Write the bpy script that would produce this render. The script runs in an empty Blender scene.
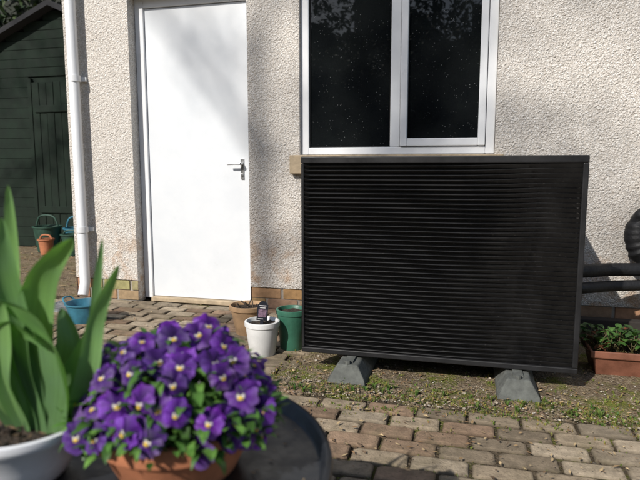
import bpy, math, random
from mathutils import Vector, Matrix, noise
random.seed(7)
D=bpy.data; COL=bpy.context.scene.collection
rnd=random.random
def ru(a,b): return random.uniform(a,b)

# ------------------------------------------------------------- materials
def newmat(name):
    m=D.materials.new(name); m.use_nodes=True
    nt=m.node_tree; b=nt.nodes["Principled BSDF"]
    return m,nt,b
def N(nt,t,**k):
    n=nt.nodes.new(t)
    for a,v in k.items(): setattr(n,a,v)
    return n
def ramp(nt,fac,stops):
    r=nt.nodes.new("ShaderNodeValToRGB")
    e=r.color_ramp.elements
    while len(e)<len(stops): e.new(0.5)
    for i,(p,c) in enumerate(stops):
        e[i].position=p; e[i].color=(c[0],c[1],c[2],1) if not isinstance(c,(int,float)) else (c,c,c,1)
    nt.links.new(fac,r.inputs["Fac"]); return r
def mixc(nt,fac,a,b,mode='MIX'):
    m=nt.nodes.new("ShaderNodeMix"); m.data_type='RGBA'; m.blend_type=mode
    for i,v in ((0,fac),(6,a),(7,b)):
        s=m.inputs[i]
        if isinstance(v,bpy.types.NodeSocket): nt.links.new(v,s)
        elif i==0: s.default_value=float(v)
        elif isinstance(v,(int,float)): s.default_value=(v,v,v,1)
        else: s.default_value=(v[0],v[1],v[2],1)
    return m.outputs[2]
def coords(nt): return N(nt,"ShaderNodeTexCoord").outputs["Object"]
def noi(nt,co,scale,detail=3,rough=.55,dist=0):
    n=N(nt,"ShaderNodeTexNoise"); n.inputs["Scale"].default_value=scale; n.inputs["Detail"].default_value=detail
    n.inputs["Roughness"].default_value=rough; n.inputs["Distortion"].default_value=dist
    nt.links.new(co,n.inputs["Vector"]); return n.outputs["Fac"]
def bump(nt,b,h,strength=.5,dist=.01):
    n=N(nt,"ShaderNodeBump"); n.inputs["Strength"].default_value=strength; n.inputs["Distance"].default_value=dist
    nt.links.new(h,n.inputs["Height"])
    nt.links.new(n.outputs[0],b.inputs["Normal"]); return n.outputs[0]
def simple(name,col,rough=.6,metal=0,var=.25,scale=12,bs=.15,bd=.003,spec=.5,fine=90):
    m,nt,b=newmat(name); co=coords(nt)
    f=noi(nt,co,scale,4,.65)
    lo=[c*(1-var) for c in col]; hi=[min(1,c*(1+var)) for c in col]
    r=ramp(nt,f,[(.3,lo),(.7,hi)])
    nt.links.new(r.outputs[0],b.inputs["Base Color"])
    b.inputs["Metallic"].default_value=metal
    b.inputs["Specular IOR Level"].default_value=spec
    if bs>0: bump(nt,b,noi(nt,co,fine,2,.6),bs,bd)
    rr=ramp(nt,f,[(.3,max(0,rough-.1)),(.7,min(1,rough+.12))])
    nt.links.new(rr.outputs[0],b.inputs["Roughness"])
    return m
def attrmat(name,rough=.6,trans=0,bs=.1,bd=.001,fine=200,spec=.4,varm=.2,scale=30,det=3,dirt=None):
    m,nt,b=newmat(name); co=coords(nt)
    at=N(nt,"ShaderNodeAttribute"); at.attribute_name="Col"
    f=ramp(nt,noi(nt,co,scale,det,.6),[(.25,1-varm),(.75,1+varm)])
    c=mixc(nt,1.0,at.outputs["Color"],f.outputs[0],'MULTIPLY')
    if dirt:
        dd=ramp(nt,noi(nt,co,3.2,6,.75),[(.50,0),(.66,.55)]); c=mixc(nt,dd.outputs[0],c,dirt)
        sp=ramp(nt,noi(nt,co,85,2,.5),[(.60,0),(.70,.5)]); c=mixc(nt,sp.outputs[0],c,(.10,.08,.055))
    nt.links.new(c,b.inputs["Base Color"]); b.inputs["Roughness"].default_value=rough
    b.inputs["Specular IOR Level"].default_value=spec
    if bs>0: bump(nt,b,noi(nt,co,fine,3,.6),bs,bd)
    if trans>0:
        tr=N(nt,"ShaderNodeBsdfTranslucent"); nt.links.new(c,tr.inputs["Color"])
        mx=N(nt,"ShaderNodeMixShader"); mx.inputs[0].default_value=trans
        nt.links.new(b.outputs[0],mx.inputs[1]); nt.links.new(tr.outputs[0],mx.inputs[2])
        nt.links.new(mx.outputs[0],nt.nodes["Material Output"].inputs["Surface"])
    return m

def roughcast():
    m,nt,b=newmat("roughcast_render"); co=coords(nt)
    v1=N(nt,"ShaderNodeTexVoronoi"); v1.inputs["Scale"].default_value=125; nt.links.new(co,v1.inputs["Vector"])
    v2=N(nt,"ShaderNodeTexVoronoi"); v2.inputs["Scale"].default_value=66; nt.links.new(co,v2.inputs["Vector"])
    big=noi(nt,co,1.6,5,.65); mid=noi(nt,co,9,4,.65)
    stone=ramp(nt,v1.outputs["Color"],[(0,(.60,.545,.49)),(.45,(.74,.695,.635)),(.8,(.83,.80,.755)),(1,(.50,.43,.36))])
    tone=ramp(nt,big,[(.3,.82),(.5,1.0),(.75,1.05)])
    c=mixc(nt,1,stone.outputs[0],tone.outputs[0],'MULTIPLY')
    cr=ramp(nt,v1.outputs["Distance"],[(.3,0),(.8,.75)])
    c=mixc(nt,cr.outputs[0],c,(.42,.38,.33))
    sp=N(nt,"ShaderNodeSeparateXYZ"); nt.links.new(co,sp.inputs[0])
    zz=ramp(nt,sp.outputs["Z"],[(.12,.8),(.70,.0)])
    st=ramp(nt,mid,[(.48,0),(.64,1)])
    mu=N(nt,"ShaderNodeMath",operation='MULTIPLY'); nt.links.new(zz.outputs[0],mu.inputs[0]); nt.links.new(st.outputs[0],mu.inputs[1])
    c=mixc(nt,mu.outputs[0],c,(.42,.25,.13))
    mp=N(nt,"ShaderNodeMapping"); mp.inputs["Scale"].default_value=(7,1,.35); nt.links.new(co,mp.inputs[0])
    ru_=ramp(nt,noi(nt,mp.outputs[0],1.6,4,.6),[(.58,0),(.78,.30)])
    c=mixc(nt,ru_.outputs[0],c,(.36,.34,.31))
    nt.links.new(c,b.inputs["Base Color"]); b.inputs["Roughness"].default_value=.92; b.inputs["Specular IOR Level"].default_value=.2
    i1=ramp(nt,v1.outputs["Distance"],[(0,1),(.7,0)]); i2=ramp(nt,v2.outputs["Distance"],[(0,1),(.6,0)])
    a=N(nt,"ShaderNodeMath",operation='ADD'); nt.links.new(i1.outputs[0],a.inputs[0]); nt.links.new(i2.outputs[0],a.inputs[1])
    bump(nt,b,a.outputs[0],.75,.006)
    return m
M_wall=roughcast()
M_white=simple("white_upvc",(.76,.77,.78),.35,var=.04,bs=.03,scale=5)
def doorpaint():
    m,nt,b=newmat("white_door_paint"); co=coords(nt)
    r=ramp(nt,noi(nt,co,3,4,.7),[(.3,(.66,.69,.72)),(.7,(.73,.75,.77))])
    d=ramp(nt,noi(nt,co,14,6,.8),[(.60,0),(.76,.4)])
    sp=N(nt,"ShaderNodeSeparateXYZ"); nt.links.new(co,sp.inputs[0])
    zz=ramp(nt,sp.outputs["Z"],[(.0,1),(.35,.25)])
    mu=N(nt,"ShaderNodeMath",operation='MULTIPLY'); nt.links.new(zz.outputs[0],mu.inputs[0]); nt.links.new(d.outputs[0],mu.inputs[1])
    c=mixc(nt,mu.outputs[0],r.outputs[0],(.42,.40,.36))
    nt.links.new(c,b.inputs["Base Color"]); b.inputs["Roughness"].default_value=.42
    bump(nt,b,noi(nt,co,25,3,.6),.08,.003); return m
M_door=doorpaint()
M_brick=attrmat("yellow_brick",.9,bs=.6,bd=.003,fine=120,varm=.25)
M_mortar=simple("mortar",(.33,.30,.26),.95,bs=.5)
M_sill=simple("sandstone_sill",(.42,.33,.22),.85,bs=.4,scale=20)
def glass():
    m,nt,b=newmat("window_glass"); co=coords(nt)
    b.inputs["IOR"].default_value=1.5
    v=N(nt,"ShaderNodeTexVoronoi"); v.inputs["Scale"].default_value=70; nt.links.new(co,v.inputs["Vector"])
    sp=ramp(nt,v.outputs["Distance"],[(.06,1),(.13,0)])
    k=ramp(nt,noi(nt,co,24,2,.6),[(.47,0),(.60,1)])
    mu=N(nt,"ShaderNodeMath",operation='MULTIPLY'); nt.links.new(sp.outputs[0],mu.inputs[0]); nt.links.new(k.outputs[0],mu.inputs[1])
    g=ramp(nt,noi(nt,co,2.2,3,.6),[(.35,(.004,.005,.006)),(.7,(.012,.014,.014))])
    c=mixc(nt,mu.outputs[0],g.outputs[0],(.34,.35,.35))
    nt.links.new(c,b.inputs["Base Color"])
    rr=ramp(nt,mu.outputs[0],[(0,.01),(1,.7)]); nt.links.new(rr.outputs[0],b.inputs["Roughness"])
    return m
M_glass=glass()
def pumpmat():
    m,nt,b=newmat("black_powder_coat"); co=coords(nt)
    f=noi(nt,co,7,5,.75)
    d=ramp(nt,f,[(.4,(.005,.005,.0055)),(.75,(.012,.0115,.011))])
    s=ramp(nt,noi(nt,co,120,1,.5),[(.72,0),(.78,.5)])
    c=mixc(nt,s.outputs[0],d.outputs[0],(.06,.055,.05))
    nt.links.new(c,b.inputs["Base Color"]); b.inputs["Specular IOR Level"].default_value=.34
    r=ramp(nt,f,[(.3,.38),(.7,.58)]); nt.links.new(r.outputs[0],b.inputs["Roughness"])
    return m
M_pump=pumpmat()
M_frame=simple("dark_grey_coat",(.014,.014,.015),.5,var=.2,bs=.05,spec=.3)
M_rubber=simple("grey_rubber",(.10,.105,.095),.9,var=.35,bs=.5,scale=30)
M_steel=simple("steel",(.55,.55,.55),.3,metal=1,var=.1,bs=0)
M_paver=attrmat("paver",.9,bs=.8,bd=.004,fine=150,varm=.4,scale=22,spec=.2,det=5,dirt=(.15,.125,.075))
M_black=simple("black_foam",(.010,.010,.011),.6,bs=.6,fine=40,bd=.006)
M_terra=simple("terracotta",(.40,.15,.07),.8,var=.25,bs=.25,scale=14)
M_terra2=simple("buff_terracotta",(.42,.27,.15),.85,var=.25,bs=.25,scale=18)
M_wpot=simple("white_plastic_pot",(.66,.66,.65),.45,var=.1,bs=.05)
M_bowl=simple("white_glazed_pot",(.74,.75,.77),.22,var=.04,bs=.04,scale=6)
M_gpot=simple("green_plastic_pot",(.035,.13,.085),.45,var=.25,bs=.1)
M_teal=simple("teal_plastic",(.04,.17,.24),.5,var=.3,bs=.1)
M_soil=simple("potting_soil",(.035,.024,.016),.97,var=.6,bs=1,bd=.01,scale=60,fine=110)
M_table=simple("black_painted_metal",(.012,.014,.018),.42,var=.45,bs=.2,scale=22,fine=60)
M_shed=simple("shed_green_paint",(.013,.021,.015),.85,var=.35,bs=.3,scale=6,spec=.2)
M_roof=simple("roof_felt",(.02,.02,.022),.95,bs=.5)
M_tile=simple("roof_slate",(.09,.09,.10),.7,bs=.3)
M_bark=simple("bark",(.10,.075,.055),.95,bs=0,scale=8)
M_leaf=attrmat("leaf",.42,trans=.3,bs=0,varm=.2,scale=60)
M_weed=attrmat("weed_leaf",.7,trans=0,bs=0,varm=.2,scale=60,det=1)
M_hedge=attrmat("hedge_leaf",.7,trans=0,bs=0,varm=.3,scale=3,det=1)
M_petal=attrmat("petal",.6,trans=.22,bs=.12,bd=.001,fine=300,varm=.25,scale=110,spec=.25)
M_deb=attrmat("debris",.9,trans=0,bs=0,varm=.3,scale=80,det=1)
M_dark=simple("dark_void",(.006,.006,.006),.9,bs=0)

def tulipmat():
    m,nt,b=newmat("tulip_leaf"); co=coords(nt)
    at=N(nt,"ShaderNodeAttribute"); at.attribute_name="Col"
    uv=N(nt,"ShaderNodeUVMap"); mp=N(nt,"ShaderNodeMapping"); mp.inputs["Scale"].default_value=(26,1.2,1)
    nt.links.new(uv.outputs[0],mp.inputs[0])
    st=noi(nt,mp.outputs[0],1.0,3,.5)
    f=ramp(nt,st,[(.3,.72),(.7,1.2)])
    c=mixc(nt,1,at.outputs["Color"],f.outputs[0],'MULTIPLY')
    bl=ramp(nt,noi(nt,co,14,3,.5),[(.35,0),(.7,.4)])
    c=mixc(nt,bl.outputs[0],c,(.15,.25,.16))
    nt.links.new(c,b.inputs["Base Color"]); b.inputs["Roughness"].default_value=.36
    bump(nt,b,st,.25,.002)
    tr=N(nt,"ShaderNodeBsdfTranslucent"); tc=mixc(nt,1,c,(1.2,1.5,.5),'MULTIPLY'); nt.links.new(tc,tr.inputs["Color"])
    mx=N(nt,"ShaderNodeMixShader"); mx.inputs[0].default_value=.3
    nt.links.new(b.outputs[0],mx.inputs[1]); nt.links.new(tr.outputs[0],mx.inputs[2])
    nt.links.new(mx.outputs[0],nt.nodes["Material Output"].inputs["Surface"]); return m
M_tulip=tulipmat()

def soilmat(name,moss=.5,k=1.0):
    m,nt,b=newmat(name); co=coords(nt)
    g=N(nt,"ShaderNodeTexVoronoi"); g.inputs["Scale"].default_value=110; nt.links.new(co,g.inputs["Vector"])
    S=lambda c: tuple(q*k for q in c)
    st=ramp(nt,g.outputs["Color"],[(0,S((.12,.09,.06))),(.5,S((.22,.17,.11))),(.85,S((.34,.28,.21))),(1,S((.45,.41,.35)))])
    di=ramp(nt,noi(nt,co,7,5,.7),[(.35,S((.08,.06,.04))),(.65,S((.24,.18,.11)))])
    c=mixc(nt,.5,st.outputs[0],di.outputs[0])
    mo=ramp(nt,noi(nt,co,5.5,6,.72),[(.5,0),(.62,1)])
    mg=ramp(nt,noi(nt,co,60,3,.6),[(.3,(.06,.08,.015)),(.7,(.20,.21,.04))])
    mf=N(nt,"ShaderNodeMath",operation='MULTIPLY'); nt.links.new(mo.outputs[0],mf.inputs[0]); mf.inputs[1].default_value=moss
    c=mixc(nt,mf.outputs[0],c,mg.outputs[0])
    nt.links.new(c,b.inputs["Base Color"]); b.inputs["Roughness"].default_value=.97; b.inputs["Specular IOR Level"].default_value=.1
    a=N(nt,"ShaderNodeMath",operation='ADD'); nt.links.new(noi(nt,co,45,5,.75),a.inputs[0])
    gi=ramp(nt,g.outputs["Distance"],[(0,.5),(.7,0)]); nt.links.new(gi.outputs[0],a.inputs[1])
    bump(nt,b,a.outputs[0],.9,.012); return m
M_ground=soilmat("earth_and_gravel",.3,1.15)
M_joint=soilmat("mossy_joint_sand",.9,.45)
M_strip=soilmat("mossy_gravel",.95)

# ------------------------------------------------------------- mesh builder
class MB:
    def __init__(s): s.v=[];s.f=[];s.c=[];s.mi=[];s.uv=[]
    def add(s,vs,fs,col=(1,1,1),mi=0,uvs=None):
        o=len(s.v); s.v+= [tuple(v) for v in vs]
        s.uv += uvs if uvs else [(0,0)]*len(vs)
        if isinstance(col,list): s.c+=col
        else: s.c+=[col]*len(vs)
        for f in fs: s.f.append([o+i for i in f]); s.mi.append(mi)
    def box(s,x0,x1,y0,y1,z0,z1,col=(1,1,1),mi=0):
        vs=[(x,y,z) for x in(x0,x1) for y in (y0,y1) for z in (z0,z1)]
        s.add(vs,[(0,1,3,2),(4,6,7,5),(0,4,5,1),(2,3,7,6),(0,2,6,4),(1,5,7,3)],col,mi)
    def tube(s,pts,rads,seg=10,col=(1,1,1),mi=0,caps=True):
        pts=[Vector(p) for p in pts]; vs=[]; n=len(pts)
        prev=None
        for i,p in enumerate(pts):
            t=(pts[min(i+1,n-1)]-pts[max(i-1,0)]).normalized()
            if prev is None:
                a=Vector((0,0,1)) if abs(t.z)<.9 else Vector((1,0,0)); u=t.cross(a).normalized()
            else: u=(prev-t*prev.dot(t)).normalized()
            prev=u; w=t.cross(u)
            r=rads[i] if isinstance(rads,(list,tuple)) else rads
            for k in range(seg):
                an=2*math.pi*k/seg; vs.append(p+(u*math.cos(an)+w*math.sin(an))*r)
        fs=[]
        for i in range(n-1):
            for k in range(seg):
                k2=(k+1)%seg; fs.append((i*seg+k,i*seg+k2,(i+1)*seg+k2,(i+1)*seg+k))
        if caps: fs.append(tuple(range(seg-1,-1,-1))); fs.append(tuple((n-1)*seg+k for k in range(seg)))
        s.add(vs,fs,col,mi)
    def lathe(s,cx,cy,prof,seg=40,col=(1,1,1),mi=0):
        vs=[];fs=[]
        for (r,z) in prof:
            for k in range(seg):
                a=2*math.pi*k/seg; vs.append((cx+r*math.cos(a),cy+r*math.sin(a),z))
        for i in range(len(prof)-1):
            for k in range(seg):
                k2=(k+1)%seg; fs.append((i*seg+k,i*seg+k2,(i+1)*seg+k2,(i+1)*seg+k))
        s.add(vs,fs,col,mi)
    def obj(s,name,mats,parent=None,smooth=False,bevel=0,auto=None):
        me=D.meshes.new(name); me.from_pydata(s.v,[],s.f)
        if not isinstance(mats,(list,tuple)): mats=[mats]
        for m in mats: me.materials.append(m)
        me.polygons.foreach_set("material_index",s.mi)
        me.polygons.foreach_set("use_smooth",[bool(smooth or auto)]*len(s.f))
        ca=me.color_attributes.new("Col",'FLOAT_COLOR','POINT')
        flat=[]
        for c in s.c: flat+=[c[0],c[1],c[2],1]
        ca.data.foreach_set("color",flat)
        ul=me.uv_layers.new(name="UVMap")
        fl=[]
        for f in s.f:
            for i in f: fl+=s.uv[i]
        ul.data.foreach_set("uv",fl)
        me.update()
        o=D.objects.new(name,me); COL.objects.link(o)
        if parent: o.parent=parent
        if bevel:
            b=o.modifiers.new("bevel",'BEVEL'); b.width=bevel; b.segments=2; b.limit_method='ANGLE'; b.angle_limit=math.radians(40)
        if auto:
            me.set_sharp_from_angle(angle=math.radians(auto))
        return o
def empty(name):
    e=D.objects.new(name,None); COL.objects.link(e); return e
def curve(pts,n=8):
    out=[];P=[Vector(p) for p in pts];P=[P[0]]+P+[P[-1]]
    for i in range(1,len(P)-2):
        for k in range(n):
            t=k/n;a,b,c,d=P[i-1:i+3]
            out.append(.5*((2*b)+(c-a)*t+(2*a-5*b+4*c-d)*t*t+(3*b-a-3*c+d)*t**3))
    out.append(P[-2]); return out

# ------------------------------------------------------------- ground
mb=MB(); S=400
mb.add([(-S,-S,-.03),(S,-S,-.03),(S,S,-.03),(-S,S,-.03)],[(0,1,2,3)])
mb.obj("ground",M_ground)
mb=MB(); mb.add([(-3.0,-6.5,-.011),(4,-6.5,-.011),(4,0.0,-.011),(-3.0,0.0,-.011)],[(0,1,2,3)])
mb.obj("paving_bed",M_joint)
def instrip(x,y):
    e=-1.33+.07*noise.noise(Vector((x*1.7,3,0)))-.03*noise.noise(Vector((x*6,1,0)))
    return y>e and x>-.80
mb=MB()
L=.192;W=.096;g=.007
row=0;y=-5.4
while y<-.02:
    x=-2.95+(L/2 if row%2 else 0)+ru(-.008,.008)
    while x<3.6:
        cx=x+L/2;cy=y+W/2
        if not(instrip(cx,cy)) and cy<-.04:
            n1=noise.noise(Vector((cx*.9,cy*.9,0)))
            t=rnd()
            base=(.27,.215,.150) if t<.5 else ((.33,.27,.195) if t<.75 else (.24,.165,.11))
            k=ru(.66,1.2)*(1+.28*n1)
            col=tuple(c*k for c in base)
            zc=ru(-.003,.003)+.006*noise.noise(Vector((cx*2,cy*2,5))); tx=ru(-.018,.018);ty=ru(-.035,.035); rot=ru(-.02,.02)
            hx=L/2-g/2-ru(0,.0025);hy=W/2-g/2-ru(0,.002); bv=.006
            def octo(ix,iy,c): return [(-ix+c,-iy),(ix-c,-iy),(ix,-iy+c),(ix,iy-c),(ix-c,iy),(-ix+c,iy),(-ix,iy-c),(-ix,-iy+c)]
            vs=[];cc=[]
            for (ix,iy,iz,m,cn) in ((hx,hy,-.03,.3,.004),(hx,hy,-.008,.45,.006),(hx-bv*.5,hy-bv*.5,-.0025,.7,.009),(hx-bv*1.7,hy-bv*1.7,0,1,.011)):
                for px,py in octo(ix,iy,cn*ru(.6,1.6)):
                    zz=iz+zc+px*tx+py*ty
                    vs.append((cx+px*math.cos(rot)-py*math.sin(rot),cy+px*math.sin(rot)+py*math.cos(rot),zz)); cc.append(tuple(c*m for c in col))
            fs=[tuple(range(24,32))]
            for r in range(3):
                for q in range(8): fs.append((r*8+q,r*8+(q+1)%8,(r+1)*8+(q+1)%8,(r+1)*8+q))
            mb.add(vs,fs,cc)
        x+=L
    row+=1; y+=W
mb.obj("block_paving",M_paver)
mb=MB(); nx,ny=150,70; x0,x1,y0,y1=-.86,3.6,-1.36,0.0
vs=[];fs=[]
for j in range(ny+1):
    for i in range(nx+1):
        x=x0+(x1-x0)*i/nx; y=y0+(y1-y0)*j/ny
        d=min(1,(x-x0)/.12,(y-y0)/.12) if j else 0
        z=-.014+ .016*max(0,d)+.010*noise.noise(Vector((x*6,y*6,0)))*max(0,d)+.006*noise.noise(Vector((x*25,y*25,0)))
        vs.append((x,y,z))
for j in range(ny):
    for i in range(nx): a=j*(nx+1)+i; fs.append((a,a+1,a+nx+2,a+nx+1))
mb.add(vs,fs); mb.obj("gravel_bed",M_strip,smooth=True)

mb=MB()
def pebble(x,y,z,r,col):
    m=[ru(.7,1.2) for _ in range(3)]
    pts=[(1,0,0),(-1,0,0),(0,1,0),(0,-1,0),(0,0,1),(0,0,-1),(.6,.6,.5),(-.6,.6,.5),(-.6,-.6,.5),(.6,-.6,.5)]
    vs=[(x+p[0]*r*m[0]*ru(.85,1.1),y+p[1]*r*m[1]*ru(.85,1.1),z+p[2]*r*.6*m[2]) for p in pts]
    fs=[(4,6,7),(4,7,8),(4,8,9),(4,9,6),(6,0,2),(6,2,7),(7,2,1),(7,1,8),(8,1,3),(8,3,9),(9,3,0),(9,0,6)]
    mb.add(vs,fs,col)
for i in range(2600):
    x=ru(-.85,1.6);y=ru(-1.38,-.1)
    if rnd()<.6: y=-1.38+abs(random.gauss(0,.16))
    t=rnd(); c=(.34,.29,.22) if t<.4 else (.20,.16,.11) if t<.85 else (.44,.40,.34)
    pebble(x,y,.004,ru(.002,.006) if rnd()<.96 else ru(.007,.012),c)
for i in range(500):
    x=ru(-2.9,-.8);y=ru(-1.2,-.05)
    if i>260: x=ru(-.6,1.2); y=ru(-2.0,-1.35)
    pebble(x,y,.002,ru(.0015,.004),(.22,.17,.12))
def litter(x,y,z,l,col):
    a=ru(0,6.28);w=l*ru(.25,.5);c,s=math.cos(a),math.sin(a)
    P=[(-l,0,0),(0,w,ru(0,.3)*l),(l,0,ru(0,.5)*l),(0,-w,ru(0,.4)*l)]
    mb.add([(x+p[0]*c-p[1]*s,y+p[0]*s+p[1]*c,z+p[2]) for p in P],[(0,1,2),(0,2,3)],col)
LC=[(.30,.20,.10),(.20,.12,.06),(.42,.31,.17),(.12,.08,.05)]
for i in range(1500):
    x=ru(-.85,1.7); y=-1.36+abs(random.gauss(0,.24))
    if rnd()<.3: y=ru(-1.9,-1.3)
    litter(x,min(y,-.05),.008,ru(.004,.014),random.choice(LC))
for i in range(300):
    litter(ru(-2.9,-.85),ru(-1.6,-.05),.006,ru(.004,.012),random.choice(LC))
for i in range(1600):
    litter(ru(-6,-2.8),ru(-1.2,4),-.022,ru(.01,.035),random.choice(LC))
mb.obj("leaf_litter",M_deb)
mb=MB()
def tuft(x,y,z,h,n,col,spread=.5):
    for k in range(n):
        a=ru(0,6.28);le=h*ru(.5,1.1);sp=ru(.2,1)*spread;w=h*ru(.06,.13)
        dx,dy=math.cos(a),math.sin(a); px,py=-dy*w,dx*w
        b=(x+dx*.004,y+dy*.004,z); m=(x+dx*sp*le*.5,y+dy*sp*le*.5,z+le*.6); t=(x+dx*sp*le,y+dy*sp*le,z+le*(1-.4*sp))
        c=tuple(q*ru(.7,1.3) for q in col)
        mb.add([(b[0]-px*.6,b[1]-py*.6,b[2]),(b[0]+px*.6,b[1]+py*.6,b[2]),(m[0]+px,m[1]+py,m[2]),(m[0]-px,m[1]-py,m[2]),t],[(0,1,2,3),(3,2,4)],c)
G1=(.12,.15,.02);G2=(.07,.12,.02);G3=(.22,.20,.05)
for i in range(3400):
    x=ru(-.85,1.5); y=-1.31+random.gauss(0,.08)+.05*noise.noise(Vector((x*2,0,0)))
    if noise.noise(Vector((x*5,y*9,2)))<-.08: continue
    tuft(x,y,.0,ru(.006,.018),6,random.choice([G1,G2,G3,G3]),1.2)
for i in range(1300):
    x=ru(-.85,1.3); y=ru(-1.3,-.7)
    if noise.noise(Vector((x*4,y*6,8)))<.05: continue
    tuft(x,y,.004,ru(.006,.02),5,random.choice([G1,G3]),1.2)
for i in range(60): tuft(ru(-.8,1.2),-1.32+ru(-.04,.12),.0,ru(.02,.04),9,G2,.9)
for i in range(700):
    r=random.randrange(30,47); yy=-5.4+W*r
    xx=ru(-2.9,2)
    if instrip(xx,yy): continue
    tuft(xx,yy,-.006,ru(.005,.011),6,random.choice([G1,G3]),1.2)
mb.obj("weeds",M_weed)

# ------------------------------------------------------------- house
house=empty("house")
XL=-2.78; XR=7.5; H=5.0; DO=(-2.27,-1.41,2.09); WI=(-1.06,.14,1.02,2.32); PZ=.14
xs=[XL,DO[0],DO[1],WI[0],WI[1],XR]; zs=[PZ,WI[2],DO[2],WI[3],H]
mb=MB()
for i in range(5):
    for j in range(4):
        if i==1 and j in(0,1): continue
        if i==3 and j in(1,2): continue
        a,b,c,d=xs[i],xs[i+1],zs[j],zs[j+1]
        mb.add([(a,0,c),(b,0,c),(b,0,d),(a,0,d)],[(0,1,2,3)])
rd=.14
def quad(*v): mb.add(list(v),[(0,1,2,3)])
quad((DO[0],0,0),(DO[0],0,DO[2]),(DO[0],rd,DO[2]),(DO[0],rd,0))
quad((DO[1],0,0),(DO[1],rd,0),(DO[1],rd,DO[2]),(DO[1],0,DO[2]))
quad((DO[0],0,DO[2]),(DO[1],0,DO[2]),(DO[1],rd,DO[2]),(DO[0],rd,DO[2]))
a,b,c,d=WI
quad((a,0,c),(a,0,d),(a,rd,d),(a,rd,c)); quad((b,0,c),(b,rd,c),(b,rd,d),(b,0,d))
quad((a,0,d),(b,0,d),(b,rd,d),(a,rd,d)); quad((a,0,c),(a,rd,c),(b,rd,c),(b,0,c))
quad((XL,0,-.02),(XL,0,H),(XL,7,H),(XL,7,-.02)); quad((XR,0,-.02),(XR,7,-.02),(XR,7,H),(XR,0,H)); quad((XL,7,-.02),(XL,7,H),(XR,7,H),(XR,7,-.02))
for (p,q) in ((XL,DO[0]),(DO[1],XR)): quad((p,0,PZ),(p,.03,PZ),(q,.03,PZ),(q,0,PZ))
mb.obj("walls",M_wall,house)
mb=MB()
for (p,q) in ((XL+.003,DO[0]-.003),(DO[1]+.003,XR-.01)): mb.box(p,q,.016,.10,-.02,PZ-.001)
mb.obj("plinth_mortar",M_mortar,house)
mb=MB()
for (p,q) in ((XL,DO[0]),(DO[1],3.5)):
    for r in range(2):
        x=p+(.0 if r else -.11)
        while x<q:
            a=max(x,p)+.004; b=min(x+.215,q)
            if b-a>.02:
                t=rnd(); c=(.40,.27,.14) if t<.5 else (.42,.24,.12) if t<.75 else (.34,.25,.15)
                c=tuple(k*ru(.75,1.05) for k in c); mb.box(a,b-.004,.006+ru(0,.003),.06,r*.072-.006,r*.072+.060,c)
            x+=.225
mb.obj("brick_plinth",M_brick,house,bevel=.003)
mb=MB()
mb.add([(XL-.3,-.35,H-.05),(XR+.3,-.35,H-.05),(XR+.3,3.5,H+2.4),(XL-.3,3.5,H+2.4),(XL-.3,7.35,H-.05),(XR+.3,7.35,H-.05)],[(0,1,2,3),(3,2,5,4),(0,3,4),(1,5,2),(0,4,5,1)])
mb.obj("roof",M_tile,house)
mb=MB(); f0=.085
mb.box(DO[0]+.002,-2.205,f0,rd,0,DO[2]-.002); mb.box(-1.445,DO[1]-.002,f0,rd,0,DO[2]-.002); mb.box(-2.205,-1.445,f0+.001,rd,2.025,DO[2]-.003)
mb.obj("door_frame",M_white,house,bevel=.004)
mb=MB(); mb.box(-2.202,-1.448,.102,.142,.012,2.022); mb.obj("door",M_door,house,bevel=.003)
mb=MB(); mb.box(-2.205,-1.445,.06,.15,-.02,.009); mb.obj("door_threshold",M_sill,house,bevel=.004)
mb=MB()
mb.box(-1.507,-1.483,.094,.1015,.86,1.0); mb.tube([(-1.495,.1,.965),(-1.495,.055,.965)],.009); mb.tube([(-1.495,.055,.965),(-1.53,.052,.965),(-1.585,.056,.962)],[.009,.008,.007])
mb.tube([(-1.495,.093,.89),(-1.495,.087,.89)],.009)
mb.obj("door_handle",M_steel,house,bevel=.002)
mb=MB(); y0,y1=.03,.10; a,b,c,d=WI
a+=.002;b-=.002;c+=.002;d-=.002; fw=.052
mb.box(a,a+fw,y0,y1,c,d); mb.box(b-fw,b,y0,y1,c,d); mb.box(a+fw,b-fw,y0+.001,y1,c,c+.045); mb.box(a+fw,b-fw,y0+.001,y1,d-fw,d)
mb.box(-.485,-.425,y0+.002,y1,c+.045,d-fw)
p,q=-.425,b-fw; z0_,z1_=c+.045,d-fw
mb.box(p+.003,p+.045,y0-.014,y1-.02,z0_+.003,z1_); mb.box(q-.045,q-.003,y0-.014,y1-.02,z0_+.003,z1_); mb.box(p+.045,q-.045,y0-.013,y1-.02,z0_+.003,z0_+.05); mb.box(p+.045,q-.045,y0-.013,y1-.02,z1_-.05,z1_)
mb.obj("window_frame",M_white,house,bevel=.005)
mb=MB(); mb.box(a+fw,-.485,.055,.06,c+.045,d-fw); mb.box(p+.045,q-.045,.05,.055,z0_+.05,z1_-.05); mb.obj("window_panes",M_glass,house)
mb=MB()
u0,u1,v0,v1=a+fw,-.485,c+.045,d-fw
t=.006
mb.box(u0,u0+t,.045,.056,v0,v1);mb.box(u1-t,u1,.045,.056,v0,v1);mb.box(u0+t,u1-t,.045,.056,v0,v0+t)
mb.obj("window_gasket",M_dark,house)
mb=MB(); mb.box(-1.115,.19,-.045,.03,.90,1.018); mb.obj("window_sill",M_sill,house,bevel=.006)
mb=MB(); px=-2.66
mb.tube([(px-.02,-.062,4.9),(px,-.062,.12),(px+.005,-.10,.03)],.036,16)
for z in (.5,1.55,3.0): mb.tube([(px,-.062,z-.02),(px,-.062,z+.02)],.041,16); mb.box(px-.055,px+.055,-.02,-.002,z-.015,z+.015)
mb.obj("downpipe",M_white,house,auto=40)

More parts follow.
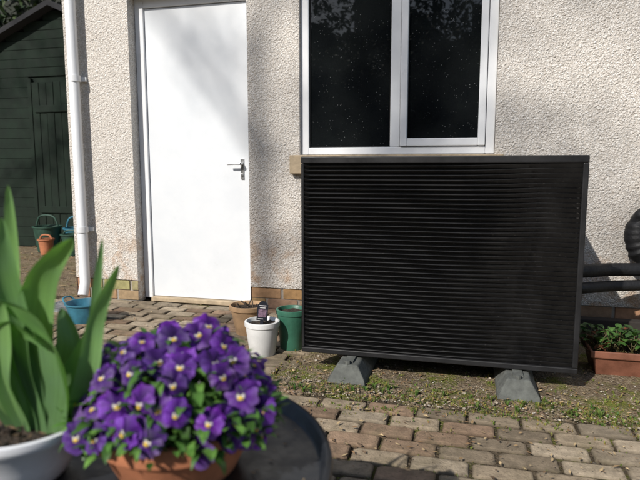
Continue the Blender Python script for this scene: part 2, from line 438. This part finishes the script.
# ------------------------------------------------------------- heat pump
hp=empty("heat_pump")
X0,X1,Z0,Z1,YF=-.725,.455,.092,.985,-1.10; YB=-.38
mb=MB(); mb.box(X0+.04,X1-.03,YF+.035,YB,Z0+.02,Z1-.008); mb.obj("casing",M_frame,hp,bevel=.008)
mb=MB(); bw=.03
mb.box(X0,X1,YF-.004,YF+.04,Z1-bw,Z1); mb.box(X0,X1,YF-.004,YF+.04,Z0,Z0+bw*.8)
mb.box(X0,X0+.014,YF-.003,YF+.04,Z0+bw*.8,Z1-bw); mb.box(X1-.022,X1,YF-.003,YF+.04,Z0+bw*.8,Z1-bw)
mb.obj("front_frame",M_frame,hp,bevel=.004)
mb=MB(); nl=42; za=Z0+bw*.8; zb=Z1-bw; hz=(zb-za)/nl; nx=100
def sm(a,b,x): t=max(0,min(1,(x-a)/(b-a))); return t*t*(3-2*t)
xa,xb=X0+.014,X1-.022
for l in range(nl):
    zt=zb-l*hz
    vs=[];fs=[]
    for i in range(nx+1):
        u=i/nx; x=xa+(xb-xa)*u
        k=1-sm(.52+.10*math.sin(l*.16),.985,u); k*=1-.7*(1-sm(0,.015,u))
        dp=.022*k+.0003; g0=hz*(.52*k)
        rows=[(0,dp),(-g0,dp),(-g0-.0002,.0+.0035*(1-k)),(-g0-.0026,-.002*k-.0015*(1-k)),(-hz+.0012,.004),(-hz,max(dp,.0045))]
        for (dz,dy) in rows: vs.append((x,YF+.002+dy,zt+dz))
    R=6
    for i in range(nx):
        for r in range(R-1): a=i*R+r; fs.append((a,a+1,a+R+1,a+R))
    mb.add(vs,fs)
mb.obj("louvres",M_pump,hp,auto=35)
mb=MB()
for fx in (-.49,.22):
    w0,w1=.085,.045; yA,yB=-1.225,-.36
    prof=[(-w0,.0),(w0,.0),(w0*.95,.022),(w1,.082),(-w1,.082),(-w0*.95,.022)]
    vs=[(fx+x,yA+(.0 if z<.03 else .03),z) for x,z in prof]+[(fx+x,yB-(.0 if z<.03 else .03),z) for x,z in prof]
    n=6; fs=[tuple(range(n)),tuple(range(2*n-1,n-1,-1))]+[(i+n,(i+1)%n+n,(i+1)%n,i) for i in range(n)]
    mb.add(vs,fs)
mb.obj("support_feet",M_rubber,hp,bevel=.006)
mb=MB()
for fx in (-.49,.22):
    mb.box(fx-.02,fx+.02,-1.17,-.40,.083,.090); mb.tube([(fx,-1.185,.08),(fx,-1.185,.096)],.011,6)
    mb.box(fx-.02,fx+.02,-1.06,-.45,.0905,.112)
mb.obj("rails",M_rubber,hp)
mb=MB()
mb.tube(curve([(.30,-.52,.415),(.55,-.46,.415),(.72,-.34,.41),(.9,-.27,.405),(1.2,-.24,.40),(1.7,-.22,.40)]),.034,14)
mb.tube(curve([(.30,-.55,.335),(.55,-.50,.335),(.75,-.36,.33),(1.1,-.26,.33),(1.7,-.22,.33)]),.028,14)
mb.obj("insulated_pipes",M_black,hp,auto=60)

pb=empty("lagged_pipework")
mb=MB()
def lump(pts,r0,amp,seed):
    C=curve(pts,10); mb.tube(C,[r0*(math.sin(math.pi*(.12+.8*i/(len(C)-1)))**.4)+amp*noise.noise(Vector((i*.25,seed,0))) for i in range(len(C))],18)
lump([(.95,-.20,.40),(.91,-.17,.48),(.885,-.16,.56),(.90,-.15,.64),(.96,-.13,.72)],.062,.020,1)
lump([(1.02,-.2,.36),(.98,-.2,.52),(.955,-.19,.64),(.98,-.17,.78),(1.05,-.13,.92)],.055,.02,4)
lump([(.86,-.14,.60),(.90,-.17,.68),(.95,-.16,.74)],.035,.012,9)
mb.obj("lagging",M_black,pb,auto=60)
mb=MB(); mb.box(.925,1.06,-.06,-.003,.83,.95); mb.obj("outlet_box",M_white,pb,bevel=.006)
mb=MB(); mb.box(.50,2.6,-.16,-.09,.03,.095); mb.box(.9,1.0,-.15,-.10,-.02,.029)
mb.obj("timber_sleeper",simple("dark_timber",(.03,.024,.02),.85,bs=.4,scale=20),bevel=.006)

# ------------------------------------------------------------- pots
def pot(mb,cx,cy,z0,h,rb,rt,rim=.02,rimh=.025,th=.006,mi=0,smi=1,seg=48):
    prof=[(0.001,z0),(rb,z0),(rb+.002,z0+.003),(rt-rim*.4,z0+h-rimh),(rt,z0+h-rimh),(rt+.001,z0+h-rimh*.5),(rt,z0+h-.002),(rt-.003,z0+h),(rt-th-.003,z0+h),(rt-th-.006,z0+h-.004),(rt-th-.012,z0+h-rimh-.01)]
    mb.lathe(cx,cy,prof,seg,mi=mi)
    vs=[(cx,cy,z0+h-rimh*.7)];fs=[];n=28;rr=rt-th-.008
    for ri in (1,2,3,4):
        for k in range(n):
            a=6.2832*k/n; vs.append((cx+rr*ri/4*math.cos(a),cy+rr*ri/4*math.sin(a),z0+h-rimh*.8+ru(-.004,.006)))
    for k in range(n): fs.append((0,1+k,1+(k+1)%n))
    for ri in range(3):
        for k in range(n): a=1+ri*n+k;b=1+ri*n+(k+1)%n; fs.append((a,a+n,b+n,b))
    mb.add(vs,fs,mi=smi)
mb=MB(); pot(mb,-1.19,-.60,.0,.17,.065,.105)
for i in range(5): mb.tube([(-1.19+ru(-.04,.04),-.6+ru(-.04,.04),.14),(-1.19+ru(-.07,.07),-.6+ru(-.06,.06),.185)],.004,6,mi=2)
mb.obj("terracotta_pot",[M_terra2,M_soil,M_bark],auto=35)
mb=MB(); pot(mb,-.985,-.92,.0,.175,.062,.088,rim=.01); mb.obj("white_pot",[M_wpot,M_soil],auto=35)
mb=MB(); pot(mb,-.865,-.80,.0,.215,.06,.082,rim=.012); mb.obj("green_pot",[M_gpot,M_soil],auto=35)
lb=empty("plant_label"); lb.location=(-.985,-.93,.165); lb.rotation_euler=(math.radians(-10),math.radians(5),math.radians(18))
M_lab=simple("label_card",(.012,.013,.02),.35,bs=0); M_labw=simple("label_print",(.65,.62,.62),.4,bs=0); M_labp=simple("label_picture",(.16,.10,.14),.4,var=.7,scale=120,bs=0)
mb=MB(); mb.box(-.027,.027,-.0008,.0008,.012,.092); mb.box(-.008,.008,-.0007,.0007,-.06,.012)
n=10; vs=[(math.cos(math.pi*i/n)*.020,-.0005,.092+math.sin(math.pi*i/n)*.017) for i in range(n+1)]
mb.add(vs,[tuple(range(n+1))]); mb.obj("card",M_lab,lb)
mb=MB(); mb.box(-.017,.017,-.0016,-.0010,.083,.087); mb.box(-.014,.014,-.0016,-.0010,.073,.076); mb.box(-.020,.006,-.0016,-.0010,.018,.021); mb.obj("print",M_labw,lb)
mb=MB(); mb.box(-.020,.020,-.0016,-.0010,.028,.066); mb.obj("picture",M_labp,lb)
mb=MB()
prof=[(.001,0),(.085,0),(.11,.11),(.117,.112),(.117,.12),(.108,.12),(.10,.10),(.08,.012),(.001,.012)]
mb.lathe(-2.26,-.60,prof,36)
for s in(-1,1): mb.tube(curve([(-2.26+s*.10,-.65,.11),(-2.26+s*.13,-.63,.14),(-2.26+s*.13,-.57,.14),(-2.26+s*.10,-.55,.11)]),.006,8)
mb.obj("teal_trug",M_teal,auto=35)
mb=MB()
for i in range(9): mb.box(-2.74,-2.50,-.46+i*.028,-.448+i*.028,-.004,.008)
mb.box(-2.76,-2.74,-.48,-.21,-.004,.009); mb.box(-2.50,-2.48,-.48,-.21,-.004,.009)
mb.obj("drain_grate",simple("galvanised_grey",(.3,.31,.32),.5,metal=.6))
pl=empty("planter_box")
mb=MB()
def troughring(x0,x1,y0,y1,z): return [(x0,y0,z),(x1,y0,z),(x1,y1,z),(x0,y1,z)]
R=[troughring(.585,1.05,-.81,-.64,0),troughring(.565,1.07,-.83,-.62,.085),troughring(.553,1.082,-.842,-.608,.086),troughring(.553,1.082,-.842,-.608,.118),troughring(.565,1.07,-.83,-.62,.118),troughring(.575,1.06,-.82,-.63,.09)]
vs=[v for r in R for v in r]; fs=[(3,2,1,0)]
for i in range(5):
    for k in range(4): fs.append((i*4+k,i*4+(k+1)%4,(i+1)*4+(k+1)%4,(i+1)*4+k))
mb.add(vs,fs); mb.add(R[5],[(0,1,2,3)],mi=1)
mb.obj("trough",[simple("brown_plastic_trough",(.17,.065,.037),.6,var=.3),M_soil],pl,bevel=.004)

def leafblade(mb,base,tip,width,up=Vector((0,0,1)),bend=.2,col=(.06,.14,.03),n=5,fold=.25):
    base=Vector(base);tip=Vector(tip);ax=tip-base;l=ax.length
    if l<1e-5: return
    t=ax/l; sd=t.cross(up)
    if sd.length<.05: sd=t.cross(Vector((1,.3,0)))
    sd.normalize(); nm=sd.cross(t)
    vs=[];cc=[]
    for i in range(n+1):
        u=i/n; w=width*.5*(math.sin(math.pi*min(1,u*.92+.06))**.8) if i<n else .0004
        p=base+ax*u+nm*(bend*l*math.sin(math.pi*u))
        k=.8+.35*u
        vs+=[p-sd*w+nm*(w*fold),p,p+sd*w+nm*(w*fold)]; c=tuple(q*k for q in col); cc+=[c,tuple(q*1.15 for q in c),c]
    fs=[]
    for i in range(n): a=i*3; fs+=[(a,a+1,a+4,a+3),(a+1,a+2,a+5,a+4)]
    mb.add(vs,fs,cc)
mb=MB()
for i in range(230):
    bx=ru(.54,1.05);by=ru(-.81,-.65); a=ru(0,6.28); l=ru(.05,.14); e=ru(.1,1.2)
    st=Vector((bx,by,.095)); md=st+Vector((math.cos(a)*l*.5*math.cos(e),math.sin(a)*l*.5*math.cos(e),l*.8*math.sin(e)+.02))
    mb.tube([st,md],.0015,4,(.12,.10,.04))
    tp=md+Vector((math.cos(a)*.045,math.sin(a)*.045,ru(-.02,.03)))
    c=random.choice([(.05,.12,.03),(.08,.17,.04),(.06,.14,.03),(.04,.09,.025),(.16,.06,.03)])
    leafblade(mb,md,tp,ru(.022,.038),bend=.12,col=c)
mb.obj("foliage",M_leaf,pl,smooth=True)

# ------------------------------------------------------------- round table
tb=empty("garden_table"); TX,TY,TR,TZ=-.56,-2.81,.370,.452
mb=MB()
mb.lathe(TX,TY,[(.001,TZ),(TR-.018,TZ),(TR-.012,TZ+.004),(TR-.008,TZ+.022),(TR-.002,TZ+.026),(TR+.004,TZ+.024),(TR+.006,TZ+.016),(TR+.004,TZ-.008),(TR-.01,TZ-.014),(.001,TZ-.012)],96)
mb.obj("table_top",M_table,tb,auto=50)
mb=MB()
for k in range(4):
    a=math.pi/4+k*math.pi/2; c,s=math.cos(a),math.sin(a)
    mb.tube(curve([(TX+c*.2,TY+s*.2,TZ-.01),(TX+c*.15,TY+s*.15,.25),(TX+c*.24,TY+s*.24,.004)]),.010,10)
mb.lathe(TX,TY,[(.155,.24),(.165,.24),(.165,.25),(.155,.25),(.155,.24)],48)
mb.obj("legs",M_table,tb,auto=50)
mb=MB()
for i in range(70):
    a=ru(-1.2,1.6); r=ru(.14,.34); litter(TX+r*math.cos(a),TY+r*math.sin(a),TZ+.002,ru(.002,.007),random.choice(LC+[(.10,.03,.25)]))
mb.obj("fallen_bits",M_deb,tb)

# ------------------------------------------------------------- pansies
pp=empty("pansy_pot"); PX,PY=-.443,-2.76
mb=MB(); pot(mb,PX,PY,TZ+.001,.088,.092,.128,rim=.014,rimh=.028,th=.008,seg=72)
mb.obj("pot",[M_terra,M_soil],pp,auto=35)
flo=MB(); lf=MB()
def petal(mb,O,nrm,upv,ang,r,wid,cup,back,cols,seed):
    rt=upv.cross(nrm).normalized(); d=(upv*math.cos(ang)+rt*math.sin(ang)); s=nrm.cross(d).normalized()
    nr,nc=7,8; vs=[];cc=[]
    for i in range(nr+1):
        u=i/nr
        for j in range(nc+1):
            v=j/nc*2-1
            an=v*wid*.5
            rad=r*u*(1-.16*abs(v)**3+.07*math.sin(v*7+seed*5))
            w=math.sin(an)*rad*(1.15); l=math.cos(an)*rad
            h=back-cup*(u*u)*r+ .15*r*math.sin(v*5+seed*9)*u*u - .12*r*abs(v)*u
            vs.append(O+d*l+s*w+nrm*h)
            if u<.17: c=cols[0]
            elif u<.45: c=tuple(cols[1][k]*(1-(u-.17)/.28)+cols[2][k]*(u-.17)/.28 for k in range(3))
            else: c=tuple(cols[2][k]*(1-(u-.45)/.55)+cols[3][k]*(u-.45)/.55 for k in range(3))
            cc.append(c)
    fs=[]
    for i in range(nr):
        for j in range(nc): a=i*(nc+1)+j; fs.append((a,a+1,a+nc+2,a+nc+1))
    mb.add(vs,fs,cc)
def pansy(O,nrm,r):
    nrm=nrm.normalized(); upv=(Vector((0,0,1))-nrm*nrm.z)
    if upv.length<.1: upv=Vector((0,1,0))
    upv.normalize(); upv=Matrix.Rotation(ru(-.6,.6),3,nrm)@upv
    t=ru(0,1); k=ru(.55,1.35)
    deep=(.035*k,.006,.10*k); body=(.085*k+.04*t*k,.018,.22*k+.06*t); edge=(.16*k+.09*t,.05+.07*t,.38*k+.05*t)
    dark=(.014,.003,.04); yel=(.80,.55,.06)
    sd=rnd(); cu=ru(.05,.7)
    for a in (-.42,.42): petal(flo,O,nrm,upv,a,r*1.05,1.5,cu*.6,-.004,[deep,deep,deep,body],sd+a)
    for a in (-1.55,1.55): petal(flo,O,nrm,upv,a,r*.95,1.4,cu*.4,-.0015,[(.7,.66,.6),dark,body,edge],sd+a)
    petal(flo,O,nrm,upv,math.pi,r*1.02,1.75,cu*.8,.0008,[yel,dark,body,edge],sd)
C0=Vector((PX-.004,PY,.562))
def domept(th,ph,k=1): return C0+Vector((math.cos(th)*math.cos(ph)*.156,math.sin(th)*math.cos(ph)*.138,math.sin(ph)*.108))*k
placed=[]
tries=0
while len(placed)<104 and tries<16000:
    tries+=1
    th=ru(0,6.2832);ph=math.asin(ru(-.32,1)); k=ru(.90,1.08)+.10*noise.noise(Vector((th*2,ph*3,1)))
    if ph<.2 and math.sin(th)<.2: k+=.05
    p=domept(th,ph,k)
    if p.z<.535 and rnd()<.4: continue
    if any((p-q).length<.025 for q in placed): continue
    n=Vector((math.cos(th)*math.cos(ph),math.sin(th)*math.cos(ph),math.sin(ph)*.9))
    n=n.normalized()*.7+Vector((ru(-.6,.6),ru(-.5,.5),ru(-.3,.4)))+Vector((.08,-.55,.15))
    pansy(p,n,ru(.0185,.0275)); placed.append(p)
    b=C0+Vector(((p.x-C0.x)*.45,(p.y-C0.y)*.45,-.03)); m=(p+b)/2+Vector((0,0,.015))
    lf.tube(curve([b,m,p-n.normalized()*.004],4),.0013,5,(.10,.18,.05))
for i in range(1400):
    th=ru(0,6.2832);ph=math.asin(ru(-.35,1)); k=ru(.45,.95)
    if ph<.1: k=ru(.8,1.04)
    p=domept(th,ph,k)
    rr_=Vector((p.x-PX,p.y-PY)).length
    if p.z<.545 and rr_<.132: p.z=.545+rnd()*.02
    d=Vector((math.cos(th+ru(-.9,.9)),math.sin(th+ru(-.9,.9)),ru(-.7,.8))).normalized()
    c=random.choice([(.06,.15,.03),(.09,.21,.04),(.13,.27,.055),(.045,.11,.02)])
    leafblade(lf,p,p+d*ru(.018,.038),ru(.009,.017),bend=ru(.05,.25),col=c,n=5)
flo.obj("flowers",M_petal,pp,smooth=True); lf.obj("foliage",M_leaf,pp,smooth=True)

# ------------------------------------------------------------- tulips in white bowl
tp=empty("tulip_pot"); BX,BY=-.668,-2.85; h0=TZ+.001
mb=MB()
mb.lathe(BX,BY,[(.001,h0),(.062,h0),(.068,h0+.006),(.088,h0+.04),(.100,h0+.072),(.107,h0+.078),(.110,h0+.085),(.109,h0+.093),(.104,h0+.095),(.098,h0+.091),(.094,h0+.08),(.089,h0+.065)],80)
vs=[(BX,BY,h0+.074)];fs=[];n=40
for ri in range(1,8):
    for k in range(n):
        a=6.2832*k/n; vs.append((BX+.091*ri/7*math.cos(a),BY+.091*ri/7*math.sin(a),h0+.072+ru(-.004,.006)))
for k in range(n): fs.append((0,1+k,1+(k+1)%n))
for ri in range(6):
    for k in range(n): a=1+ri*n+k;b=1+ri*n+(k+1)%n; fs.append((a,a+n,b+n,b))
mb.add(vs,fs,mi=1); mb.obj("pot",[M_bowl,M_soil],tp,auto=50)
mb=MB()
def tleaf(pts,width,yoffs,col,twist0=0,twist1=.6,cup=.35):
    width*=1.42
    P=[Vector((-.672+.00150*u,BY+yo,.942-(v-169)*.001544)) for (u,v),yo in zip(pts,yoffs)]
    P[0].z=h0+.065
    C=curve(P,8); m=len(C); vs=[];cc=[];uv=[]; nc=6
    for i,p in enumerate(C):
        u=i/(m-1); t=(C[min(i+1,m-1)]-C[max(i-1,0)]).normalized()
        tw=twist0+(twist1-twist0)*u
        vdir=(Vector((0,-1,.15))).normalized()
        s=t.cross(vdir).normalized(); s=Matrix.Rotation(tw,3,t)@s; nm=s.cross(t).normalized()
        w=width*.5*(max(.0,math.sin(math.pi*(u**.85*.80+.20)))**.62)
        if i==m-1: w=.0004
        for j in range(nc+1):
            v=j/nc*2-1
            vs.append(p+s*(v*w)-nm*(cup*w*(1-v*v))+nm*(.09*w*math.sin(u*11+v*3)))
            k=.85+.25*u; cc.append((col[0]*k,col[1]*k,col[2]*k)); uv.append((v*.5+.5,u))
    fs=[]
    for i in range(m-1):
        for j in range(nc): a=i*(nc+1)+j; fs.append((a,a+1,a+nc+2,a+nc+1))
    mb.add(vs,fs,cc,uvs=uv)
g1=(.13,.26,.08);g2=(.19,.35,.11);g3=(.10,.20,.07)
tleaf([(12,420),(2,350),(2,265),(10,192)],.020,[0,0,.01,.0],g2,-.3,.7)
tleaf([(25,420),(20,350),(14,280),(12,222)],.028,[0,-.01,-.02,-.02],g1,.2,.9)
tleaf([(30,420),(22,350),(42,285),(86,240)],.040,[0,.01,0,-.01],g2,.3,.9)
tleaf([(40,420),(62,380),(50,325),(8,298)],.046,[0,-.02,-.03,-.04],g1,-.2,-.8)
tleaf([(58,420),(88,375),(98,320),(130,264)],.022,[0,0,.01,0],g2,.3,1.0)
tleaf([(54,420),(84,385),(92,310),(99,243)],.014,[0,.02,.02,.03],g1,.0,.8)
tleaf([(10,420),(0,390),(-8,330),(-20,270)],.045,[0,-.02,-.03,-.03],g3,0,.5)
tleaf([(48,420),(56,395),(70,362),(76,335)],.030,[0,.02,.03,.04],g2,.2,.7)
tleaf([(22,420),(12,380),(22,330),(62,345)],.040,[0,-.02,-.03,-.03],g1,.1,1.0)
tleaf([(5,420),(-2,390),(8,340),(18,300)],.042,[0,-.03,-.04,-.04],g2,-.2,.4)
tleaf([(30,420),(35,395),(42,360),(30,320)],.036,[0,.03,.05,.06],g3,.2,.7)
mb.obj("tulip_leaves",M_tulip,tp,smooth=True)
mb=MB()
for i in range(90):
    a=ru(0,6.28);r=ru(0,.082); x=BX+r*math.cos(a);y=BY+r*math.sin(a); litter(x,y,h0+.079,ru(.004,.009),random.choice([(.06,.04,.025),(.14,.09,.05),(.03,.02,.015)]))
mb.obj("bark_chips",M_deb,tp)

# ------------------------------------------------------------- shed
sh=empty("garden_shed")
mb=MB()
SX0,SX1,SY,SZ=-6.5,-3.0,2.35,2.02; DX0,DX1=-5.08,-4.22
z=-.02
k=0
while z<SZ:
    for (p,q) in ((SX0,DX0-.05),(DX1+.05,SX1)): mb.box(p,q,SY-.018-.004*(k%2),SY,z,min(z+.118,SZ))
    z+=.12;k+=1
x=DX0+.002
while x<DX1-.03:
    mb.box(x,min(x+.095,DX1-.002),SY-.030-.003*(int(round(x*10))%2),SY,.02,1.95); x+=.10
mb.box(DX0-.05,DX0-.002,SY-.04,SY,0,2.0); mb.box(DX1+.002,DX1+.05,SY-.04,SY,0,2.0)
mb.box(SX0,SX1,SY+.001,SY+2.6,-.02,SZ)
mb.box(SX0-.03,SX0+.03,SY-.045,SY,0,SZ); mb.box(SX1-.03,SX1+.03,SY-.045,SY,0,SZ)
xm=(SX0+SX1)/2+.05; rz=2.78
for k in range(7):
    za_=SZ+k*.105; f=(rz-.06-za_)/(rz-.06-SZ)
    if f<=.03: break
    mb.box(xm+(SX0-xm)*f,xm+(SX1-xm)*f,SY-.018-.004*(k%2),SY,za_,za_+.102)
for zz in (.4,1.6): mb.box(DX0+.04,DX1-.06,SY-.05,SY-.034,zz,zz+.08)
mb.obj("boards",M_shed,sh,bevel=.004)
mb=MB()
for (ax,az,bx,bz) in ((SX0-.15,SZ-.05,xm,rz),(SX1+.12,SZ-.05,xm,rz)):
    v=[(ax,SY-.15,az),(bx,SY-.15,bz),(bx,SY+2.8,bz),(ax,SY+2.8,az)]; v+=[(a,b,c+.06) for a,b,c in v]
    mb.add(v,[(0,1,2,3),(4,7,6,5),(0,4,5,1),(1,5,6,2),(2,6,7,3),(3,7,4,0)])
mb.obj("roof",M_roof,sh)
def bucket(name,cx,cy,r,h,mat,hz):
    mb=MB(); mb.lathe(cx,cy,[(.001,-.02),(r*.75,-.02),(r,h),(r+.012,h),(r+.012,h+.015),(r-.008,h+.015),(r-.012,h-.01),(r*.72,.0),(.001,.0)],28)
    mb.tube(curve([(cx-r,cy,h),(cx-r*.7,cy,h+hz*.8),(cx,cy,h+hz),(cx+r*.7,cy,h+hz*.8),(cx+r,cy,h)]),.010,8)
    mb.obj(name,mat,auto=40)
M_dkg=simple("dark_green_plastic",(.02,.06,.04),.6)
bucket("garden_bucket",-4.72,2.02,.15,.26,M_dkg,.14)
bucket("garden_bucket.001",-4.40,2.12,.14,.24,M_teal,.14)
bucket("garden_bucket.002",-4.56,1.80,.08,.14,M_terra,.06)
bucket("garden_bucket.003",-4.26,1.85,.11,.2,M_dkg,.05)

# ------------------------------------------------------------- trees and hedges
def hedge(name,x0,x1,y0,y1,h,n,ls,cols,rough=.3):
    mb=MB(); x=x0+.3
    hf=lambda x: h*(1-rough*.5+rough*noise.noise(Vector((x*.35,y0,0)))*1.6+.12*noise.noise(Vector((x*1.9,y0,3))))
    while x<x1-.3:
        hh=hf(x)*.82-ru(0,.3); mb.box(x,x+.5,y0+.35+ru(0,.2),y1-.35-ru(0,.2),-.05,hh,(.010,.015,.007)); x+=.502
    for i in range(n):
        x=ru(x0,x1); hh=hf(x); z=ru(0,1)**.8*hh; y=random.choice([ru(y1-.5,y1),ru(y0,y1),ru(y0,y0+.5)]) + .35*noise.noise(Vector((x*1.3,z*1.3,7)))
        d=Vector((ru(-1,1),ru(-1,1),ru(-.6,1))).normalized(); s=ls*ru(.6,1.4)
        c=random.choice(cols); k=ru(.6,1.3); leafblade(mb,(x,y,z),Vector((x,y,z))+d*s,s*.5,col=tuple(q*k for q in c),n=2,bend=.1)
    return mb.obj(name,M_hedge)
GC=[(.03,.06,.02),(.045,.08,.025),(.02,.04,.015),(.06,.09,.03)]
hedge("conifer_hedge",-12,3.5,-12.2,-10.8,5.0,12000,.22,GC,.15)
hedge("background_trees",-24,3,-26,-24,12.5,14000,.36,GC,.35)
hedge("background_shrubs",-16,-1.5,9.0,10.5,7.5,8000,.3,GC,.2)
hedge("background_shrubs.001",-13.5,-11.5,-7,9,3.5,4000,.3,GC)

def tree(name,base,h,r,leaves,seed,spread=.55,ls=.09,levels=4,first=.3,f0=.6):
    random.seed(seed); mb=MB(); lv=MB(); root=empty(name)
    def br(p,d,l,r,lev):
        pts=[p];rr=[r];n=5; q=p.copy();dd=d.copy()
        for i in range(n):
            dd=(dd+Vector((ru(-.16,.16),ru(-.16,.16),ru(-.05,.12)))*(.15 if lev==0 else 1)).normalized(); q=q+dd*(l/n); pts.append(q.copy()); rr.append(r*(1-.6*(i+1)/n))
        mb.tube(pts,rr,6 if lev>1 else 9,caps=False)
        if lev>=levels:
            for k in range(leaves):
                t=random.choice(pts[1:]); a=Vector((ru(-1,1),ru(-1,1),ru(-1,1)))*.25; o=t+a
                dr=Vector((ru(-1,1),ru(-1,1),ru(-1,.6))).normalized(); c=random.choice([(.06,.11,.03),(.09,.15,.04)])
                leafblade(lv,o,o+dr*ls*ru(.6,1.3),ls*.55,col=c,n=2)
            return
        k=5 if lev==0 else 4
        for i in range(k):
            t=first+(1-first)*(i+ru(0,.6))/k if lev==0 else ru(.3,1); t=min(t,.999)
            idx=min(n-1,int(t*n)); s=pts[idx]+(pts[idx+1]-pts[idx])*(t*n-idx)
            az=ru(0,6.28); side=Vector((math.cos(az),math.sin(az),0)); nd=(dd*(1-spread)+side*spread+Vector((0,0,.18))).normalized()
            br(s,nd,l*(f0 if lev==0 else ru(.5,.68)),max(.006,rr[idx]*.5),lev+1)
    br(Vector(base),Vector((0,0,1)),h,r,0)
    mb.obj("trunk_and_branches",M_bark,root,smooth=True)
    if leaves: lv.obj("leaves",M_leaf,root)
tree("deciduous_tree",(-9.3,-18,-.05),16.2,.17,7,11,first=.84,f0=.16,ls=.12)
tree("shed_shade_tree",(-11.5,-9.0,-.05),7.5,.20,16,23)  # unseen tree, added to keep sun off the shed front

# ------------------------------------------------------------- light, world, camera
az=Vector((.41,.91,0)).normalized(); el=math.radians(36)
trav=Vector((az.x*math.cos(el),az.y*math.cos(el),-math.sin(el)))
sd=D.lights.new("sun",'SUN'); sd.energy=4.9; sd.angle=math.radians(.53); sd.color=(1,.955,.89)
so=D.objects.new("sun",sd); COL.objects.link(so); so.rotation_euler=trav.to_track_quat('-Z','Y').to_euler()
w=D.worlds.new("World"); bpy.context.scene.world=w; w.use_nodes=True; nt=w.node_tree
sk=nt.nodes.new("ShaderNodeTexSky"); sk.sky_type='NISHITA'; sk.sun_disc=False; sk.sun_elevation=el; sk.sun_rotation=math.atan2(-az.x,-az.y)
nt.links.new(sk.outputs[0],nt.nodes["Background"].inputs[0]); nt.nodes["Background"].inputs[1].default_value=.115
cd=D.cameras.new("camera"); co=D.objects.new("camera",cd); COL.objects.link(co)
cd.sensor_width=36; cd.lens=32.06; cd.clip_start=.02; cd.clip_end=1000
co.location=(0,-3.55,.93); co.rotation_euler=(math.radians(90-7.1),0,math.radians(14.6))
cd.dof.use_dof=True; cd.dof.focus_distance=2.7; cd.dof.aperture_fstop=4.0
sc=bpy.context.scene; sc.camera=co
sc.view_settings.view_transform='Standard'; sc.view_settings.look='None'; sc.view_settings.exposure=0
